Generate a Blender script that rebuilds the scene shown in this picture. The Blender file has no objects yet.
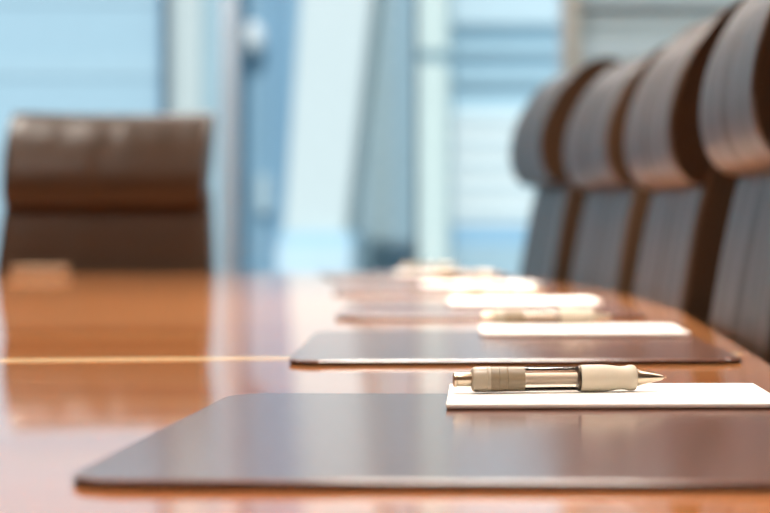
import bpy, bmesh, math, random
from mathutils import Vector, Matrix
random.seed(4)
S = bpy.context.scene
COL = S.collection
R = math.radians
TOP = 0.74            # table top height
EYE = TOP + 0.117     # lens height
FPX = 1942.0          # focal length in pixels of the 770 px frame
VX, VY = 530.0, 222.0

def lin(r, g, b):
    f = lambda c: (c/255/12.92) if c <= 10 else ((c/255+0.055)/1.055)**2.4
    return (f(r), f(g), f(b), 1)

def on_table(px, py, h=0.0):
    """Point at height h over the table seen at photo pixel px, py."""
    k = (py-VY)/(EYE-TOP-h)
    return (px-VX)/k, FPX/k

# ------------------------------------------------------------------ materials
def new_mat(name):
    m = bpy.data.materials.new(name); m.use_nodes = True
    nt = m.node_tree
    return m, nt, nt.nodes['Principled BSDF']

def simple(name, c, rough=0.5, metal=0.0, ior=1.5, coat=0.0, bump=None, var=0.0, spec=0.5):
    m, nt, b = new_mat(name)
    b.inputs['Base Color'].default_value = c
    b.inputs['Roughness'].default_value = rough
    b.inputs['Metallic'].default_value = metal
    b.inputs['IOR'].default_value = ior
    b.inputs['Specular IOR Level'].default_value = spec
    b.inputs['Coat Weight'].default_value = coat
    tc = nt.nodes.new('ShaderNodeTexCoord')
    if bump:
        scale, dist = bump
        n = nt.nodes.new('ShaderNodeTexNoise'); n.inputs['Scale'].default_value = scale
        n.inputs['Detail'].default_value = 4
        bp = nt.nodes.new('ShaderNodeBump'); bp.inputs['Distance'].default_value = dist
        bp.inputs['Strength'].default_value = 0.6
        nt.links.new(tc.outputs['Object'], n.inputs['Vector'])
        nt.links.new(n.outputs['Fac'], bp.inputs['Height'])
        nt.links.new(bp.outputs['Normal'], b.inputs['Normal'])
    if var:
        n2 = nt.nodes.new('ShaderNodeTexNoise'); n2.inputs['Scale'].default_value = 6
        mx = nt.nodes.new('ShaderNodeMixRGB')
        mx.inputs[1].default_value = tuple(x*(1-var) for x in c[:3])+(1,)
        mx.inputs[2].default_value = tuple(min(1, x*(1+var)) for x in c[:3])+(1,)
        nt.links.new(tc.outputs['Object'], n2.inputs['Vector'])
        nt.links.new(n2.outputs['Fac'], mx.inputs[0])
        nt.links.new(mx.outputs[0], b.inputs['Base Color'])
    return m

def wood_mat(name, c1, c2, c3, rough, spec, grain_dir=(1.2, 14, 14)):
    m, nt, b = new_mat(name)
    tc = nt.nodes.new('ShaderNodeTexCoord')
    mp = nt.nodes.new('ShaderNodeMapping'); mp.inputs['Scale'].default_value = grain_dir
    n = nt.nodes.new('ShaderNodeTexNoise'); n.inputs['Scale'].default_value = 1.6
    n.inputs['Detail'].default_value = 6; n.inputs['Distortion'].default_value = 0.4
    cr = nt.nodes.new('ShaderNodeValToRGB')
    cr.color_ramp.elements[0].position = 0.3; cr.color_ramp.elements[0].color = c1
    cr.color_ramp.elements[1].position = 0.72; cr.color_ramp.elements[1].color = c3
    e = cr.color_ramp.elements.new(0.5); e.color = c2
    nt.links.new(tc.outputs['Object'], mp.inputs['Vector'])
    nt.links.new(mp.outputs['Vector'], n.inputs['Vector'])
    nt.links.new(n.outputs['Fac'], cr.inputs['Fac'])
    nt.links.new(cr.outputs['Color'], b.inputs['Base Color'])
    b.inputs['Roughness'].default_value = rough
    b.inputs['Specular IOR Level'].default_value = spec
    return m

def clear_mat(name, tint, gloss=0.08, rough=0.02):
    m = bpy.data.materials.new(name); m.use_nodes = True
    nt = m.node_tree; nt.nodes.clear()
    out = nt.nodes.new('ShaderNodeOutputMaterial')
    t = nt.nodes.new('ShaderNodeBsdfTransparent'); t.inputs['Color'].default_value = tint
    g = nt.nodes.new('ShaderNodeBsdfGlossy'); g.inputs['Roughness'].default_value = rough
    lw = nt.nodes.new('ShaderNodeFresnel'); lw.inputs['IOR'].default_value = 1.0 + gloss*5
    mx = nt.nodes.new('ShaderNodeMixShader')
    nt.links.new(lw.outputs['Fac'], mx.inputs[0])
    nt.links.new(t.outputs[0], mx.inputs[1]); nt.links.new(g.outputs[0], mx.inputs[2])
    nt.links.new(mx.outputs[0], out.inputs['Surface'])
    return m

M = {}
M['wood'] = wood_mat('cherry veneer', lin(202, 126, 78), lin(212, 140, 88), lin(222, 154, 100), 0.06, 0.4)
wb_ = M['wood'].node_tree.nodes['Principled BSDF']
wb_.inputs['Coat Weight'].default_value = 0.6; wb_.inputs['Coat Roughness'].default_value = 0.025; wb_.inputs['Coat IOR'].default_value = 1.5
M['wood_edge'] = wood_mat('cherry edge', lin(150, 66, 36), lin(165, 74, 40), lin(176, 86, 50), 0.25, 0.4)
M['inlay'] = wood_mat('maple inlay', lin(224, 186, 134), lin(230, 194, 144), lin(236, 202, 154), 0.1, 0.3)
M['pad'] = simple('brown pad leather', lin(114, 80, 68), 0.165, bump=(900, 0.000006), var=0.06, spec=1.0)
M['felt'] = simple('dark felt', lin(26, 20, 20), 0.9, bump=(1500, 0.0001))
M['paper'] = simple('white paper', lin(246, 243, 238), 0.75, bump=(300, 0.00002))
M['board'] = simple('grey board', lin(110, 92, 80), 0.85, var=0.1)
M['tan'] = simple('tan card', lin(142, 118, 92), 0.7, var=0.05)
M['cream'] = simple('cream rubber', lin(212, 201, 180), 0.5, bump=(700, 0.00003))
M['beige'] = simple('beige plastic', lin(172, 160, 140), 0.35, var=0.03)
M['champagne'] = simple('champagne metal', lin(206, 192, 170), 0.28, metal=1.0, var=0.03)
M['dark_metal'] = simple('dark metal', lin(80, 70, 60), 0.3, metal=1.0, var=0.05)
M['smoke'] = clear_mat('smoky clear barrel', (0.86, 0.82, 0.76, 1), 0.09, 0.03)
M['refill'] = simple('silver refill', lin(226, 214, 204), 0.4, metal=0.2, var=0.04)
M['ink'] = simple('tan translucent sleeve', lin(142, 126, 102), 0.4, var=0.1)
M['leather'] = simple('brown leather', lin(55, 40, 27), 0.37, bump=(160, 0.0009), var=0.12)
def creases(m):
    # soft vertical wrinkles in the hide
    nt = m.node_tree; b = nt.nodes['Principled BSDF']; b.inputs['Specular IOR Level'].default_value = 0.25
    tc = nt.nodes.new('ShaderNodeTexCoord'); mp = nt.nodes.new('ShaderNodeMapping'); mp.inputs['Scale'].default_value = (8, 8, 0.9)
    n = nt.nodes.new('ShaderNodeTexNoise'); n.inputs['Scale'].default_value = 1.0; n.inputs['Detail'].default_value = 3
    bp = nt.nodes.new('ShaderNodeBump'); bp.inputs['Distance'].default_value = 0.02; bp.inputs['Strength'].default_value = 0.55
    old = b.inputs['Normal'].links[0].from_socket
    nt.links.new(tc.outputs['Object'], mp.inputs['Vector']); nt.links.new(mp.outputs['Vector'], n.inputs['Vector'])
    nt.links.new(n.outputs['Fac'], bp.inputs['Height']); nt.links.new(old, bp.inputs['Normal']); nt.links.new(bp.outputs['Normal'], b.inputs['Normal'])
creases(M['leather'])
M['chrome'] = simple('chrome', lin(200, 200, 200), 0.15, metal=1.0, var=0.02)
M['black'] = simple('black plastic', lin(28, 28, 30), 0.5, var=0.1)
M['wall'] = simple('warm grey paint', lin(120, 112, 102), 0.8, var=0.03)
M['wall_dark'] = simple('walnut wall panel', lin(92, 62, 44), 0.5, var=0.2)
M['ceil'] = simple('ceiling paint', lin(225, 222, 215), 0.9, var=0.02)
M['carpet'] = simple('blue grey carpet', lin(120, 126, 132), 0.95, bump=(900, 0.003), var=0.15)
M['alu'] = simple('aluminium', lin(176, 194, 208), 0.4, metal=0.0, var=0.03)
M['alu_dark'] = simple('dark gasket', lin(70, 92, 108), 0.5, var=0.05)
M['clad_a'] = simple('grey panel', lin(164, 184, 192), 0.7, var=0.04)
M['clad_b'] = simple('darker grey panel', lin(150, 168, 174), 0.7, var=0.04)  # recessed courses, a slightly darker grey
M['clad_edge'] = simple('beige reveal', lin(166, 166, 158), 0.7, var=0.04)
M['pane'] = clear_mat('window glass', (0.94, 0.98, 1.0, 1), 0.06, 0.01)

def facade(name, c, rough=0.5):
    return simple(name, lin(*c), rough, var=0.08, spec=0.3)
M['f_sky'] = facade('pale blue glazing', (172, 195, 203))
M['f_sky2'] = facade('pale blue spandrel', (176, 198, 205))
M['f_blue'] = facade('mid blue glazing', (158, 192, 212))
M['f_blue2'] = facade('deep blue glazing', (138, 176, 202))
M['f_white'] = facade('white cladding', (210, 214, 208))
M['f_storey'] = facade('white storey panels', (238, 238, 232))
M['f_cream'] = facade('cream cladding', (212, 220, 210))
M['f_grey'] = facade('blue grey glazing', (182, 208, 218))
M['f_grey2'] = facade('grey green spandrel', (190, 208, 210))
M['f_pale'] = facade('pale cyan cladding', (204, 220, 224))
M['f_dark'] = facade('dark blue joint', (78, 118, 150))
M['f_glint'] = facade('white glint globe', (250, 250, 248))
M['ground'] = facade('pavement', (170, 180, 186))

# ------------------------------------------------------------------ mesh helpers
def link(name, bm, mat, parent=None, smooth=True, angle=40):
    me = bpy.data.meshes.new(name)
    bmesh.ops.recalc_face_normals(bm, faces=bm.faces)
    bm.to_mesh(me); bm.free()
    me.materials.append(mat)
    if smooth:
        for p in me.polygons: p.use_smooth = True
        me.set_sharp_from_angle(angle=R(angle))
        for p in me.polygons:
            if len(p.vertices) > 4: p.use_smooth = False
    o = bpy.data.objects.new(name, me); COL.objects.link(o)
    if parent: o.parent = parent
    return o

def empty(name, loc, rz=0.0):
    o = bpy.data.objects.new(name, None); COL.objects.link(o)
    o.empty_display_size = 0.1
    o.location = loc; o.rotation_euler = (0, 0, rz)
    return o

def tag(o, label, cat, group=None):
    o['label'] = label; o['category'] = cat
    if group: o['group'] = group
    return o

def struct(o):
    o['kind'] = 'structure'; return o

def add_box(bm, x0, x1, y0, y1, z0, z1, bevel=0.0):
    r = bmesh.ops.create_cube(bm, size=1.0)
    vs = r['verts']
    for v in vs:
        v.co = Vector(((x0+x1)/2+v.co.x*(x1-x0), (y0+y1)/2+v.co.y*(y1-y0), (z0+z1)/2+v.co.z*(z1-z0)))
    if bevel:
        es = list({e for v in vs for e in v.link_edges})
        bmesh.ops.bevel(bm, geom=es, offset=bevel, segments=2, affect='EDGES', profile=0.5)
    return bm

def box(x0, x1, y0, y1, z0, z1, bevel=0.0):
    return add_box(bmesh.new(), x0, x1, y0, y1, z0, z1, bevel)

def add_lathe(bm, prof, axis='Z', n=32, mat=None):
    """prof: (radius, height) pairs; closed with caps."""
    rings = []
    for r, h in prof:
        ring = []
        for i in range(n):
            a = 2*math.pi*i/n
            c, s = r*math.cos(a), r*math.sin(a)
            p = Vector((c, s, h)) if axis == 'Z' else Vector((h, c, s))
            if mat: p = mat @ p
            ring.append(bm.verts.new(p))
        rings.append(ring)
    for a, b in zip(rings, rings[1:]):
        for i in range(n):
            bm.faces.new((a[i], a[(i+1) % n], b[(i+1) % n], b[i]))
    bm.faces.new(rings[0]); bm.faces.new(rings[-1])
    return bm

def add_prism(bm, pts, levels):
    """Stacked outlines: levels = (inset, z). pts is a CCW outline."""
    n = len(pts); rings = []
    def inset(d):
        out = []
        for i in range(n):
            p0, p1, p2 = Vector(pts[i-1]), Vector(pts[i]), Vector(pts[(i+1) % n])
            e1 = (p1-p0).normalized(); e2 = (p2-p1).normalized()
            nn = (Vector((-e1.y, e1.x))+Vector((-e2.y, e2.x))).normalized()
            out.append(p1+nn*d)
        return out
    for d, z in levels:
        rings.append([bm.verts.new((p.x, p.y, z)) for p in inset(d)])
    for a, b in zip(rings, rings[1:]):
        for i in range(n):
            bm.faces.new((a[i], a[(i+1) % n], b[(i+1) % n], b[i]))
    bm.faces.new(list(reversed(rings[0]))); f = bm.faces.new(rings[-1])
    f.material_index = 0; bm.faces.ensure_lookup_table()
    return bm

def round_rect(x0, x1, y0, y1, r, n=10):
    pts = []
    for cx, cy, a0 in ((x1-r, y0+r, -90), (x1-r, y1-r, 0), (x0+r, y1-r, 90), (x0+r, y0+r, 180)):
        for i in range(n+1):
            a = R(a0+90*i/n); pts.append((cx+r*math.cos(a), cy+r*math.sin(a)))
    return pts

def pillow(w, d, h, kx, mx, kz, mz, warp, cuts=23, corner=0.012):
    """A stuffed panel: w wide (x), d deep (y, front is -y), h high (z)."""
    bm = bmesh.new()
    bmesh.ops.create_cube(bm, size=2.0)
    bmesh.ops.subdivide_edges(bm, edges=bm.edges[:], cuts=cuts, use_grid_fill=True)
    for v in bm.verts:
        x, y, z = v.co
        # crowd the rows of vertices toward the borders
        x = math.sin(x*math.pi/2)*0.6+x*0.4; z = math.sin(z*math.pi/2)*0.6+z*0.4
        fx = mx+(1-mx)*math.sqrt(max(0, 1-abs(x)**kx))
        fz = mz+(1-mz)*math.sqrt(max(0, 1-abs(z)**kz))
        X = x*w/2*(1-corner*abs(z)**8); Z = z*h/2*(1-corner*abs(x)**10)
        Y = y*d/2*fx*fz
        v.co = Vector(warp(X, Y, Z, y))
    return bm

# ------------------------------------------------------------------ room
XL, XR, YB, YF, ZC = -4.2, 2.2, -5.2, 7.2, 2.75
struct(link('floor', box(XL-0.1, XR+0.1, YB-0.1, YF+0.1, -0.12, 0), M['carpet']))
struct(link('ceiling', box(XL-0.1, XR+0.1, YB-0.1, YF+0.1, ZC, ZC+0.12), M['ceil']))
struct(link('wall_left', box(XL-0.1, XL, YB, YF, 0, ZC), M['wall']))
struct(link('wall_right', box(XR, XR+0.1, YB, YF, 0, ZC), M['wall']))
struct(link('wall_back', box(XL, XR, YB-0.1, YB, 0, ZC), M['wall_dark']))
# far wall: glazing up to WX, then horizontal grey panelling
WX = 0.125
PANEL_H = 0.118
bm = box(WX+0.02, XR, YF+0.01, YF+0.1, 0, ZC)
wf = struct(link('wall_far', bm, M['clad_b']))
bm = bmesh.new(); z = 0.0; k = 0
while z < ZC-0.01:
    if k % 2 == 0: add_box(bm, WX+0.06, XR-0.002, YF-0.012, YF+0.01, z+0.002, min(z+PANEL_H, ZC)-0.002, 0.002)
    z += PANEL_H; k += 1
struct(link('trim_1', bm, M['clad_a']))
struct(link('trim_2', box(WX+0.002, WX+0.06, YF-0.03, YF+0.01, 0.0, ZC), M['clad_edge']))

w1 = empty('window_1', (0, YF, 0)); w1['kind'] = 'structure'
link('window_frame', box(XL, WX, -0.04, 0.04, 0.0, 0.05, 0.004), M['alu'], w1)
link('window_frame', box(XL, WX, -0.04, 0.04, ZC-0.06, ZC, 0.004), M['alu'], w1)
link('window_frame', box(WX-0.02, WX, -0.04, 0.04, 0.05, ZC-0.06, 0.004), M['alu'], w1)
link('window_frame', box(XL, XL+0.06, -0.04, 0.04, 0.05, ZC-0.06, 0.004), M['alu'], w1)
def mullion(px0, px1, mat, d=0.05):
    k = FPX/YF
    return link('mullion', box((px0-VX)/k, (px1-VX)/k, -d, 0.02, 0.05, ZC-0.06, 0.003), mat, w1)
mullion(223, 239, M['alu'], 0.07)
mullion(163, 166.5, M['alu_dark'], 0.012)
mullion(413.5, 417.5, M['alu_dark'], 0.012)
mullion(-130, -114, M['alu'], 0.07)
mullion(-400, -384, M['alu'], 0.07)
link('pane', box(XL+0.06, WX-0.02, 0.008, 0.014, 0.05, ZC-0.06), M['pane'], w1)

# ------------------------------------------------------------------ table
YC, XC = 0.55, -1.0
def half_width(y):
    t = max(0.0, abs(y-YC)-1.75)
    return 1.205-0.074*t*t
YE = 3.87
def table_outline():
    pts = []
    n = 60
    rr = 0.22
    side = []
    for i in range(n+1):
        y = YC-(YE-rr)+2*(YE-rr)*i/n
        side.append((XC+half_width(y), y))
    hw = half_width(YC+YE-rr)
    corner = [(XC+hw-rr*(1-math.cos(R(a)))*1.25, YC+YE-rr+rr*math.sin(R(a))) for a in range(15, 91, 15)]
    right = [(x, 2*YC-y) for x, y in reversed(corner)]+side+corner
    left = [(2*XC-x, y) for x, y in reversed(right)]
    return right+left
tb = empty('conference_table', (XC, YC, 0))
tag(tb, 'long glossy cherry wood boardroom table with pale inlay line under the desk pads', 'table')
loc = [(x-XC, y-YC) for x, y in table_outline()]
bm = bmesh.new()
add_prism(bm, loc, [(0.006, TOP-0.040), (0.001, TOP-0.034), (0, TOP-0.012), (0.0012, TOP-0.006), (0.004, TOP-0.002), (0.009, TOP)])
tt = link('tabletop', bm, M['wood'], tb, angle=30)
# inlay: a pale strip let into the veneer, from the edge band to the centre line, then back
def strip(p, q, w):
    p, q = Vector(p), Vector(q); d = (q-p).normalized(); nrm = Vector((-d.y, d.x))*w/2
    b = bmesh.new()
    lo = [b.verts.new((*(c-Vector((XC, YC))), TOP-0.003)) for c in (p-nrm, q-nrm, q+nrm, p+nrm)]
    hi = [b.verts.new((*(c-Vector((XC, YC))), TOP+0.0002)) for c in (p-nrm, q-nrm, q+nrm, p+nrm)]
    b.faces.new(hi); b.faces.new(lo[::-1])
    for i in range(4): b.faces.new((lo[i], lo[(i+1) % 4], hi[(i+1) % 4], hi[i]))
    return b
ax, ay = on_table(0, 360.8); bx_, by_ = on_table(285, 358.2)
sl = (by_-ay)/(bx_-ax)
pa = (0.185, by_+(0.185-bx_)*sl); pb = (XC, ay+(XC-ax)*sl)
link('inlay_strip', strip(pb, pa, 0.044), M['inlay'], tb, smooth=False)['label'] = 'pale maple inlay line'
link('inlay_strip', strip((2*XC-pa[0], pa[1]), pb, 0.044), M['inlay'], tb, smooth=False)['label'] = 'pale maple inlay line'
for sy in (-1, 1):
    bm = box(-0.32, 0.32, sy*1.9-0.35, sy*1.9+0.35, 0.0, 0.06, 0.01)
    add_box(bm, -0.24, 0.24, sy*1.9-0.27, sy*1.9+0.27, 0.06, TOP-0.04, 0.01)
    link('pedestal', bm, M['wood_edge'], tb)

# ------------------------------------------------------------------ desk pads
PW, PD, PT = 0.377, 0.432, 0.0045
def desk_pad(px, py, rot, label):
    x, y = on_table(px, py, 0.001)
    o = empty('desk_pad', (x, y, TOP), R(rot))
    bm = add_prism(bmesh.new(), round_rect(0.001, PW-0.001, 0.001, PD-0.001, 0.027), [(0.0008, 0.0003), (0, 0.0008), (0, 0.0026)])
    link('felt_backing', bm, M['felt'], o)
    bm = add_prism(bmesh.new(), round_rect(0, PW, 0, PD, 0.028),
                   [(0.0006, 0.0026), (0, 0.0029), (0.0002, 0.0036), (0.0008, 0.0041), (0.002, PT)])
    link('leather_pad', bm, M['pad'], o, angle=60)
    return tag(o, label, 'desk pad', 'brown leather desk pads along the table edge')

def notepad(px, py, rot, label, w=0.205, d=0.163, base=None):
    base = PT if base is None else base
    x, y = on_table(px, py, base+0.002)
    o = empty('notepad', (x, y, TOP+base+0.0002), R(rot))
    link('backing_board', box(0.0005, w-0.0005, 0.0005, d-0.0005, 0, 0.0010), M['board'], o, smooth=False)
    link('paper_sheets', box(0, w, 0, d, 0.0010, 0.0034, 0.0003), M['paper'], o)
    o['label'] = label; o['category'] = 'notepad'
    o['group'] = 'white notepads lying on the desk pads'
    return o

PEN_L = 0.138
def make_pen(px, py, rot, label, base=PT+0.0036):
    """px, py: where the push button end touches down."""
    x, y = on_table(px, py, base)
    o = empty('pen', (x, y, TOP+base), R(rot))
    zc = 0.0088
    T = Matrix.Translation((0, 0, zc))
    def part(name, prof, mat, n=32):
        bm = add_lathe(bmesh.new(), [(r, h) for h, r in prof], 'X', n, T)
        return link(name, bm, mat, o, angle=35)
    part('push_button', [(0, .0036), (.0006, .0046), (.0022, .0049), (.0026, .0044), (.012, .0046), (.0125, .0044)], M['champagne'])
    part('end_cap', [(.0118, .0064), (.0126, .0076), (.0145, .0081), (.0210, .0082), (.0214, .0079), (.0219, .0082), (.0236, .0082)], M['beige'])
    part('collar', [(.0236, .0078), (.0240, .0081), (.0285, .0081), (.0288, .0078), (.0292, .0081), (.0340, .0080), (.0344, .0077), (.0348, .0080), (.0455, .0079)], M['ink'])
    part('clear_barrel', [(.0455, .0079), (.0500, .0078), (.0800, .0078)], M['smoke'])
    part('refill', [(.0400, .0030), (.0405, .0038), (.0795, .0038), (.080, .0030)], M['refill'])
    part('ring', [(.0800, .0078), (.0802, .0082), (.0815, .0082), (.0817, .0078)], M['dark_metal'])
    part('grip', [(.0817, .0080), (.0822, .0085), (.085, .0087), (.094, .00875), (.099, .0085), (.104, .0079), (.1075, .0075), (.1105, .0077),
                  (.1135, .0083), (.1155, .0083), (.1172, .0078), (.1180, .0068), (.1183, .0056)], M['cream'])
    part('tip', [(.1180, .0056), (.1196, .0055), (.1206, .0050), (.1335, .0020), (.1355, .0014), (.1360, .0006), (.1378, .0005)], M['champagne'])
    o['label'] = label; o['category'] = 'pen'
    o['group'] = 'cream gripped pens lying on the notepads'
    return o

desk_pad(57, 488, -1.3, 'nearest brown leather desk pad with sharp pen and notepad on it')
desk_pad(286, 365, 3.0, 'second brown leather desk pad from the front, behind the sharp pen')
desk_pad(334, 319.5, 3.0, 'third brown leather desk pad, in the middle of the row')
desk_pad(333, 294, 5.0, 'fourth brown leather desk pad, blurred near the far table end')
desk_pad(330, 279.5, 9.0, 'farthest brown leather desk pad at the end of the row')

notepad(446, 407, 1.5, 'white notepad in sharp focus under the nearest pen', d=0.148)
notepad(482, 335, 2.5, 'white notepad on the second desk pad, just behind the sharp pen')
notepad(451, 304, 4.0, 'blurred white notepad on the third, middle desk pad')
notepad(424, 286, 6.0, 'blurred white notepad on the fourth desk pad')
notepad(398, 274.5, 9.0, 'smallest looking white notepad on the farthest desk pad')

make_pen(453, 393.5, 7.5, 'sharp pen with cream grip and clear barrel on the nearest notepad')
make_pen(482, 325, 4.0, 'slightly blurred pen on the notepad of the second desk pad')
make_pen(452, 298, 8.0, 'blurred pen on the notepad of the third, middle desk pad')
make_pen(432, 280.5, 8.0, 'blurred pen on the notepad of the fourth desk pad')
make_pen(400, 271.5, 12.0, 'pen on the farthest notepad, nearest the window')

bx, by = on_table(10, 276)
o = empty('low_box', (bx, by, TOP+0.0002), R(-3))
link('box_base', box(0, 0.106, 0, 0.09, 0, 0.012, 0.002), M['tan'], o)
link('box_lid', box(-0.0015, 0.1075, -0.0015, 0.0915, 0.0125, 0.021, 0.003), M['tan'], o)
tag(o, 'low tan box on the bare wood in front of the empty head chair', 'box')

# ------------------------------------------------------------------ chairs
def crease(x, y, s, amount):
    """Front-side stitched line down the middle of a cushion."""
    return amount*math.exp(-(x/0.008)**2) if s < 0 else 0.0

def make_chair(x, y, rz, label, crease_z=0.905, hh=0.25, w=0.48, lean=0.16, top_lean=0.10, head_y=0.020, head_d=0.155, head_m=0.93):
    o = empty('office_chair', (x, y, 0), rz)
    tag(o, label, 'chair', None)
    def rec(z):       # recline of the back with height
        t = z-TOP
        return lean*t+0.10*max(0, t)**2
    # backrest
    zb0, zb1 = 0.47, crease_z+0.05
    zm, hb = (zb0+zb1)/2, zb1-zb0
    def wb(X, Y, Z, s):
        z = zm+Z
        grow = 1.005+0.30*max(0, crease_z-z)
        f = crease(X, Y, s, 0.004)
        return (X*grow, 0.042+Y+rec(z)-0.10*X*X+f, z)
    link('backrest', pillow(w, 0.085, hb, 8, 0.80, 6, 0.35, wb), M['leather'], o, angle=70)
    # headrest: a fat rolled cushion, forward of the back
    hm = crease_z+hh/2
    def wh(X, Y, Z, s):
        z = hm+Z
        f = crease(X, Y, s, 0.004)
        yy = Y*(1.25 if s < 0 else 0.75)
        sag = -0.006*(1-(2*X/w)**2)*max(0, Z/(hh/2))**3      # corners peak a little
        return (X*(0.985+0.02*(Z/hh)), head_y+yy+rec(z)+top_lean*max(0, Z+hh/2)-0.10*X*X+f, z+sag)
    link('headrest', pillow(w, head_d, hh, 10, head_m, 1.9, 0.12, wh), M['leather'], o, angle=70)
    # seat, lower parts
    def ws(X, Y, Z, s):
        return (X, -0.215+Z, 0.475+(-Y)+0.02*math.cos(Z*6))
    link('seat', pillow(w+0.02, 0.10, 0.48, 8, 0.6, 6, 0.5, ws, cuts=11), M['leather'], o, angle=70)
    bm = bmesh.new()
    for sx in (-1, 1):
        add_box(bm, sx*0.06-0.02, sx*0.06+0.02, -0.30, 0.05, 0.405, 0.425, 0.004)
    add_box(bm, -0.08, 0.08, -0.31, -0.13, 0.385, 0.41, 0.004)
    link('seat_bracket', bm, M['black'], o)
    bm = bmesh.new()
    add_lathe(bm, [(0.028, 0.08), (0.028, 0.24), (0.016, 0.245), (0.016, 0.39)], 'Z', 20, Matrix.Translation((0, -0.22, 0)))
    link('gas_column', bm, M['chrome'], o)
    bm = bmesh.new(); add_lathe(bm, [(0.03, 0.075), (0.045, 0.085), (0.045, 0.115), (0.03, 0.13)], 'Z', 20, Matrix.Translation((0, -0.22, 0)))
    for i in range(5):
        a = 2*math.pi*i/5+0.3
        b2 = box(0.03, 0.28, -0.018, 0.018, 0.068, 0.10, 0.006)
        b2.transform(Matrix.Translation((0, -0.22, 0)) @ Matrix.Rotation(a, 4, 'Z'))
        me = bpy.data.meshes.new('tmp'); b2.to_mesh(me); b2.free(); bm.from_mesh(me); bpy.data.meshes.remove(me)
    link('star_base', bm, M['chrome'], o)
    for i in range(5):
        a = 2*math.pi*i/5+0.3
        T = Matrix.Translation((0, -0.22, 0)) @ Matrix.Rotation(a, 4, 'Z') @ Matrix.Translation((0.265, 0, 0.029)) @ Matrix.Rotation(R(90), 4, 'Z')
        bm = bmesh.new()
        for h in (-0.022, 0.006):
            add_lathe(bm, [(0.024, h), (0.029, h+0.003), (0.029, h+0.013), (0.024, h+0.016)], 'X', 18, T)
        add_lathe(bm, [(0.007, -0.008), (0.007, 0.008)], 'X', 8, T)
        add_lathe(bm, [(0.006, 0.0), (0.006, 0.042)], 'Z', 8, T)
        link('caster', bm, M['black'], o)
    return o

make_chair(-0.984, 4.47, 0.0, 'brown leather chair facing us at the head of the table', crease_z=0.888, hh=0.23, w=0.475, lean=0.20, top_lean=0.22, head_y=0.004, head_d=0.12, head_m=0.86)

def side_chair(xf, zf, xn, zn, label, **kw):
    """far and near front edges of the back, as pixel column and depth."""
    far = Vector(((xf-VX)*zf/FPX, zf)); near = Vector(((xn-VX)*zn/FPX, zn))
    c = (far+near)/2; d = far-near
    th = math.atan2(-d.x, d.y)            # turn towards the lens
    return make_chair(c.x, c.y, -R(90)+th, label, w=d.length, **kw)

side_chair(712, 2.38, 770, 1.92, 'nearest brown leather chair of the row, cut by the photo border', crease_z=0.91, hh=0.27)
side_chair(634, 3.13, 682, 2.67, 'second nearest brown leather chair of the row beside the table', crease_z=0.905, hh=0.275)
side_chair(571, 3.81, 617, 3.35, 'third brown leather chair of the row beside the table', crease_z=0.915, hh=0.26)
side_chair(520, 4.47, 553, 4.01, 'farthest brown leather chair of the row, against the bright window', crease_z=0.935, hh=0.265, head_y=0.006)

# ------------------------------------------------------------------ city outside
def fx(px, Y): return (px-VX)*Y/FPX
def fz(py, Y): return EYE-(py-VY)*Y/FPX
GZ = -14.0
gr = struct(link('ground', box(-60, 60, 9, 120, GZ-0.3, GZ), M['ground']))

def building(name, label, cat='building'):
    o = empty(name, (0, 0, GZ)); tag(o, label, cat); return o
def slab(name, par, px0, px1, py0, py1, Y, depth, mat, top=None, bottom=None):
    z1 = fz(py0, Y) if top is None else top
    z0 = fz(py1, Y) if bottom is None else bottom
    return link(name, box(fx(px0, Y), fx(px1, Y), Y, Y+depth, z0-GZ, z1-GZ), mat, par, smooth=False)

HI = 8.0
# A pale blue glass block
b = building('glass_office_block', 'pale blue glass office block behind the head chair')
slab('wall', b, -700, 166, 0, 0, 30, 8, M['f_sky'], top=HI+8, bottom=GZ)
bm = bmesh.new()
for zc in [v*1.15-13 for v in range(0, 24)]:
    add_box(bm, fx(-700, 30), fx(162, 30), 29.97, 30.0, zc-GZ, zc+0.3-GZ)
link('spandrel', bm, M['f_sky2'], b, smooth=False)
slab('corner_joint', b, 160, 167, 0, 0, 29.85, 0.15, M['f_dark'], top=HI+8, bottom=GZ)
# B white pilaster building
b = building('white_clad_tower', 'narrow white clad tower beside the grey window mullion')
slab('wall', b, 169, 201, 0, 0, 30.2, 2, M['f_white'], top=HI, bottom=GZ)
slab('side_bay', b, 201, 224, 0, 0, 30.4, 1.8, M['f_sky2'], top=HI, bottom=GZ)
# C mid blue tower
b = building('blue_glass_tower', 'mid blue glass tower between the mullion and the slanted white pylon')
slab('wall', b, 210, 330, 0, 0, 33, 3, M['f_blue'], top=HI+10, bottom=GZ)
bm = bmesh.new()
for p0, p1 in ((240, 247), (268, 276), (284, 290)):
    add_box(bm, fx(p0, 32.9), fx(p1, 32.9), 32.97, 33, 0, HI+10-GZ)
link('pier', bm, M['f_blue2'], b, smooth=False)
slab('bay_window', b, 257, 270, 175, 212, 32.85, 0.15, M['f_pale'])
# added white globe in place of a lamp reflection in the glass
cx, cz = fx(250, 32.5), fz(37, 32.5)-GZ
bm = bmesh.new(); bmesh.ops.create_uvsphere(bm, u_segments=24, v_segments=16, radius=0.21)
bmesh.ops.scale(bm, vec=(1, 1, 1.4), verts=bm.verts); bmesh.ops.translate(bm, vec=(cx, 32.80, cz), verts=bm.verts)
gl = link('glint_globe', bm, M['f_glint'], b); gl['label'] = 'round white globe standing in for a bright reflection'
link('bracket', box(cx-0.04, cx+0.04, 32.9, 33.0, cz-0.04, cz+0.04), M['f_dark'], gl)
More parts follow.
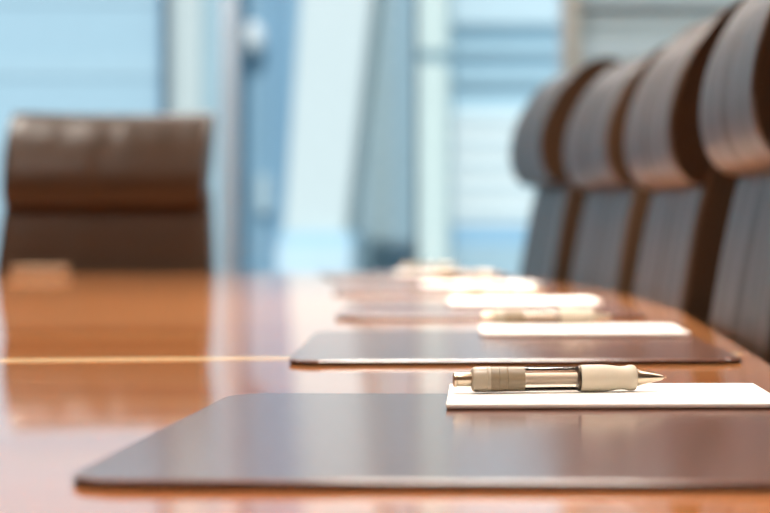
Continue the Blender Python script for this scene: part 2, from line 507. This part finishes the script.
# D slanted white pylon
Y = 28.0
b = building('slanted_pylon', 'slanted white tower leaning left, in the middle of the view')
bm = bmesh.new()
def pyl(py, x0, x1, dy0, dy1):
    z = fz(py, Y)-GZ
    return [bm.verts.new((fx(x0, Y), Y+dy0, z)), bm.verts.new((fx(x1, Y), Y+dy0, z)), bm.verts.new((fx(x1, Y), Y+dy1, z)), bm.verts.new((fx(x0, Y), Y+dy1, z))]
r0 = pyl(232, 284, 344, 0, 2); r1 = pyl(-300, 322, 404, 0, 2)
bm.faces.new(r0[::-1]); bm.faces.new(r1)
for i in range(4): bm.faces.new((r0[i], r0[(i+1) % 4], r1[(i+1) % 4], r1[i]))
link('shaft', bm, M['f_white'], b, smooth=False)
slab('ledge', b, 280, 352, 232, 246, 27.8, 2.4, M['f_grey'])
slab('plinth', b, 276, 350, 246, 0, 27.6, 3, M['f_pale'], bottom=GZ)
# E grey striped block
b = building('striped_grey_block', 'blue grey block with pale floor bands beside the slanted white tower')
slab('wall', b, 300, 425, 0, 0, 36.6, 4, M['f_grey'], top=HI+12, bottom=GZ)
bm = bmesh.new()
for i in range(-12, 17):
    py = 20*i+8
    add_box(bm, fx(340, 36.5), fx(398, 36.5), 36.57, 36.6, fz(py+9, 36.5)-GZ, fz(py, 36.5)-GZ)
link('floor_band', bm, M['f_pale'], b, smooth=False)
slab('pier', b, 372, 388, 0, 0, 36.55, 0.05, M['f_grey2'], top=HI+12, bottom=GZ)
# F cream pier tower
b = building('cream_tower', 'slim cream tower right of the thin dark mullion')
slab('wall', b, 419, 446, 62, 0, 29, 2, M['f_cream'], bottom=GZ)
slab('upper_wall', b, 419, 446, 0, 50, 29, 2, M['f_cream'], top=HI)
slab('joint', b, 420, 445, 50, 62, 29.2, 1.6, M['f_grey'])
# G banded block
b = building('banded_office_block', 'wide office block of white and blue bands behind the farthest chair of the row')
slab('lower_glazing', b, 440, 800, 224, 246, 32, 8, M['f_blue'])
slab('podium', b, 440, 800, 246, 0, 31.8, 8, M['f_sky2'], bottom=GZ)
slab('white_storey', b, 440, 800, 112, 224, 32, 8, M['f_storey'])
bm = bmesh.new()
for py in range(120, 222, 22):
    add_box(bm, fx(446, 32), fx(800, 32), 31.95, 32, fz(py+6, 32)-GZ, fz(py, 32)-GZ)
link('pale_joint', bm, M['f_pale'], b, smooth=False)  # faint pale strips across the white storey
slab('upper_glazing', b, 440, 800, 24, 112, 32.2, 8, M['f_grey'])
bm = bmesh.new()
for py in (46, 74):
    add_box(bm, fx(446, 32), fx(800, 32), 32.05, 32.2, fz(py+8, 32)-GZ, fz(py, 32)-GZ)
link('glazing_rail', bm, M['f_sky'], b, smooth=False)
slab('parapet', b, 440, 800, 0, 24, 32, 8, M['f_pale'], top=HI)
# ------------------------------------------------------------------ light
w = bpy.data.worlds.new('sky'); S.world = w; w.use_nodes = True
bg = w.node_tree.nodes['Background']
bg.inputs['Color'].default_value = (0.74, 0.87, 1.0, 1); bg.inputs['Strength'].default_value = 1.0
sl_ = bpy.data.lights.new('sun', 'SUN'); sl_.energy = 2.9; sl_.angle = R(1); sl_.color = (1, 0.97, 0.92)
so = bpy.data.objects.new('sun', sl_); COL.objects.link(so)
so.rotation_euler = Vector((0.0, 1.0, -1.2)).to_track_quat('-Z', 'Y').to_euler()

def overhead_lamp(x, y, power, sx=0.6, sy=0.6, spread=100, color=(1.0, 0.93, 0.84)):
    l = bpy.data.lights.new('ceiling_or_fill_lamp', 'AREA'); l.shape = 'RECTANGLE'
    l.size = sx; l.size_y = sy; l.energy = power; l.color = color; l.spread = R(spread)
    o = bpy.data.objects.new('ceiling_or_fill_lamp', l); COL.objects.link(o)
    o.location = (x, y, ZC-0.012)
LP = 25
for y in (-3.2, -1.2, 0.8, 2.8, 4.8):
    for x in (-1.9, -0.1):
        overhead_lamp(x, y, LP*{0.8: 0.56, 2.8: 2.1, 4.8: 1.0}.get(y, 0.7))
for y in (2.2, 4.2):
    overhead_lamp(1.5, y, 20)  # added fill to brighten the far wall and side chair tops
for x in (-3.0, -1.0, 1.0):
    overhead_lamp(x, 6.2, 34, spread=170, color=(1.0, 0.95, 0.90))  # added wide fill to lift the wall panelling and mullion

# ------------------------------------------------------------------ camera
cam = bpy.data.cameras.new('camera'); co = bpy.data.objects.new('camera', cam); COL.objects.link(co)
co.location = (0, 0, EYE); co.rotation_euler = (R(90), 0, 0)
cam.sensor_width = 36; cam.lens = FPX/770*36
cam.shift_x = (385-VX)/770; cam.shift_y = (VY-256.5)/770
cam.clip_start = 0.02; cam.clip_end = 300
cam.dof.use_dof = True; cam.dof.focus_distance = 1.27; cam.dof.aperture_fstop = 5.6; cam.dof.aperture_blades = 0
S.camera = co
S.view_settings.view_transform = 'Standard'; S.view_settings.look = 'None'
S.view_settings.exposure = 0.0; S.view_settings.gamma = 1.0
S.view_settings.use_curve_mapping = False
